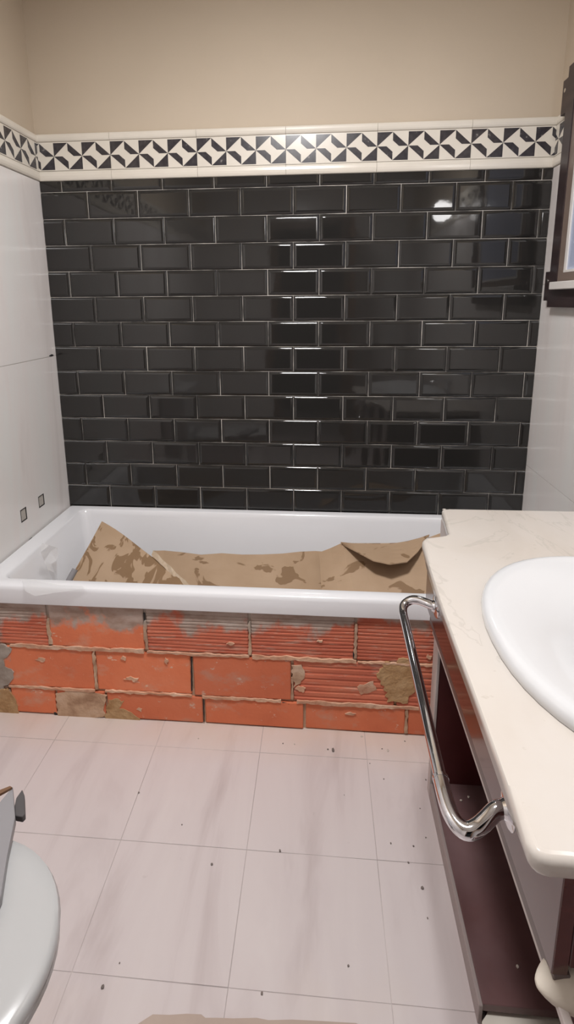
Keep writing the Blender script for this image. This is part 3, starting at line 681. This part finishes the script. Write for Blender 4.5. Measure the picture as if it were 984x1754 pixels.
# ------------------------------------------------------------------ toilet with the grey plank on it
TY = -1.535
tl_ = thing('toilet', 'white toilet with closed lid at the lower left corner', 'toilet', (.38, TY, 0))
def dshape(x0, xc, sx, sy, n=28):
    out = []
    for k in range(n+1):
        a = -math.pi/2+math.pi*k/n; out.append((xc+sx*math.cos(a), TY+sy*math.sin(a)))
    return out+[(x0+.03, TY+sy*.93), (x0, TY+sy*.80), (x0, TY-sy*.80), (x0+.03, TY-sy*.93)]
def dl(name, specs, mat): return sub(loft(name, [[(x, y, z) for x, y in dshape(*s)] for *s, z in specs], mat, None, True, True, True), tl_)
dl('pedestal', [(.16, .36, .13, .10, 0), (.16, .36, .13, .10, .03), (.17, .37, .11, .085, .12), (.16, .42, .17, .12, .24), (.15, .50, .20, .155, .34), (.15, .535, .19, .165, .385), (.16, .535, .18, .16, .390)], 'ceramic')
dl('seat', [(.23, .545, .180, .162, .391), (.23, .545, .188, .170, .394), (.23, .545, .188, .170, .404), (.23, .545, .182, .165, .408)], 'seat')
dl('lid', [(.23, .545, .180, .163, .409), (.228, .545, .190, .172, .412), (.228, .545, .191, .173, .420), (.229, .545, .188, .171, .427), (.233, .545, .181, .164, .431), (.245, .545, .160, .145, .4335)], 'seat')
bm = bmesh.new(); bm_box(bm, XL+.004, .205, TY-.185, TY+.185, .385, .74, .02, 3); sub(from_bm('cistern', bm, 'ceramic'), tl_)
bm = bmesh.new(); bm_box(bm, XL+.002, .212, TY-.192, TY+.192, .7405, .775, .012, 2); cil = sub(from_bm('cistern_lid', bm, 'ceramic'), tl_)
sub(lathe('flush_button', [(.02, 0), (.02, .005), (.016, .007)], (.11, TY, .775), (0, 0, 1), 'chrome'), cil)
zp = .436
pk = thing('grey_board', 'grey tapering board with dark end clip lying on the toilet lid', 'board', (.53, -1.40, zp))
pts = [onz(u, v, zp+.016) for u, v in ((22, 1347), (26, 1400), (12, 1466), (2, 1533), (-45, 1640), (-120, 1600), (-40, 1420))]
sub(prism('board', [(p.x, p.y) for p in pts], zp, zp+.016, 'grey', None, .001, 1), pk)
pts = [onz(u, v, zp+.010) for u, v in ((38, 1352), (42, 1362), (43, 1394), (38, 1399), (26, 1397), (25, 1380), (28, 1366))]
sub(prism('end_clip', [(p.x, p.y) for p in pts], zp-.003, zp+.010, 'rubber', None, .001, 1), pk)
pts = [onz(u, v, zp+.020) for u, v in ((-6, 1356), (17, 1347), (21, 1349), (-6, 1364))]
sub(prism('wooden_strip', [(p.x, p.y) for p in pts], zp+.0162, zp+.021, 'door', None), pk)

# ------------------------------------------------------------------ things on the floor
pts = [(240, 1752), (262, 1738), (290, 1739), (320, 1737), (345, 1738), (352, 1744), (372, 1744), (400, 1745), (440, 1744), (460, 1748), (500, 1747), (560, 1750), (610, 1753), (660, 1775), (640, 1850), (200, 1850), (210, 1775)]
tag(prism('paper_sheet', [(p.x, p.y) for p in (onz(u, v, .002) for u, v in pts)], .0008, .003, 'sheet', None), 'flat beige sheet with torn edge lying on the floor at the bottom', 'sheet')
pts = [(838, 1724), (850, 1722), (880, 1727), (940, 1731), (962, 1734), (968, 1785), (832, 1785), (826, 1750), (834, 1738)]  # cream slab added in place of the lighter floor past the board
tag(prism('pale_floor_slab', [(p.x, p.y) for p in (onz(u, v, .02) for u, v in pts)], .0008, .020, 'border_white', None), 'cream slab added for the lighter floor before the cabinet bottom board', 'tile')
random.seed(5)
CR = []
DEB = [(238, 1358, 3, 0), (312, 1413, 2.5, 0), (724, 1522, 5, 0), (709, 1450, 3.5, 0), (655, 1283, 3, 0), (571, 1286, 7, 0), (562, 1284, 4, 0), (485, 1274, 3.5, 0), (620, 1262, 4, 1), (694, 1270, 2.5, 0), (205, 1650, 2.5, 0), (176, 1691, 4, 0), (449, 1702, 3.5, 0), (363, 1481, 3.5, 0), (590, 1362, 2, 0), (634, 1308, 2.5, 0), (658, 1335, 3, 0), (700, 1478, 3, 0), (670, 1445, 3, 0), (720, 1385, 2, 0), (730, 1435, 2.5, 0), (597, 1655, 3, 0), (733, 1573, 2.5, 0), (665, 1286, 5, 1), (340, 1265, 2.5, 1), (505, 1275, 3, 1), (480, 1458, 5, 0), (730, 1336, 3, 0)]
for u, v, s, k in DEB:
    p = onz(u, v, 0); r_ = s*.5*.0016
    bm = bmesh.new(); bmesh.ops.create_icosphere(bm, subdivisions=1, radius=1)
    sc = (random.uniform(.8, 1.3), random.uniform(.8, 1.5), .7)
    for w in bm.verts:
        q = random.uniform(.75, 1.15); w.co = Vector((w.co.x*sc[0]*r_*q, w.co.y*sc[1]*r_*q, max(-.55, w.co.z)*sc[2]*r_*q))
    lo_ = min(w.co.z for w in bm.verts)
    for w in bm.verts: w.co.z -= lo_
    o = from_bm('debris_crumb', bm, 'debris_light' if k else 'debris'); o.location = (p.x, p.y, .0002)
    CR.append((u, v, k, o))
ORD = ['first', 'second', 'third', 'fourth', 'fifth', 'sixth', 'seventh', 'eighth', 'ninth', 'tenth', 'eleventh', 'twelfth', 'thirteenth']
for k in (0, 1):
    for lo_v, hi_v, where in ((0, 1320, 'close to the brick wall'), (1320, 1462, 'on the middle floor tiles'), (1462, 2000, 'on the nearest floor tiles')):
        zone = sorted((c for c in CR if c[2] == k and lo_v <= c[1] < hi_v), key=lambda c: c[0])
        for i, c in enumerate(zone):
            kd = 'pale mortar' if k else 'dark grit'
            tag(c[3], f'tiny {kd} crumb {where}, {ORD[i]} from left' if len(zone) > 1 else f'tiny {kd} crumb {where}', 'crumb', f'{kd} crumbs on the floor')
for (u, v) in ((760, 1285), (790, 1372), (803, 1366), (887, 1656)):
    p = ony(u, v, -.8475) if v < 1300 else onz(u, v, .046); bm = bmesh.new(); bmesh.ops.create_icosphere(bm, subdivisions=1, radius=.0035)
    for w in bm.verts: w.co *= random.uniform(.7, 1.2)
    if v < 1300: continue
    o = from_bm('debris_crumb', bm, 'debris_light'); o.location = p+Vector((0, 0, .002)); tag(o, 'tiny pale crumb on the brown cabinet bottom board, '+{790: 'leftmost of two at its far end', 803: 'right of two at its far end', 887: 'alone near its near end'}[u], 'crumb', 'pale crumbs inside the cabinet')
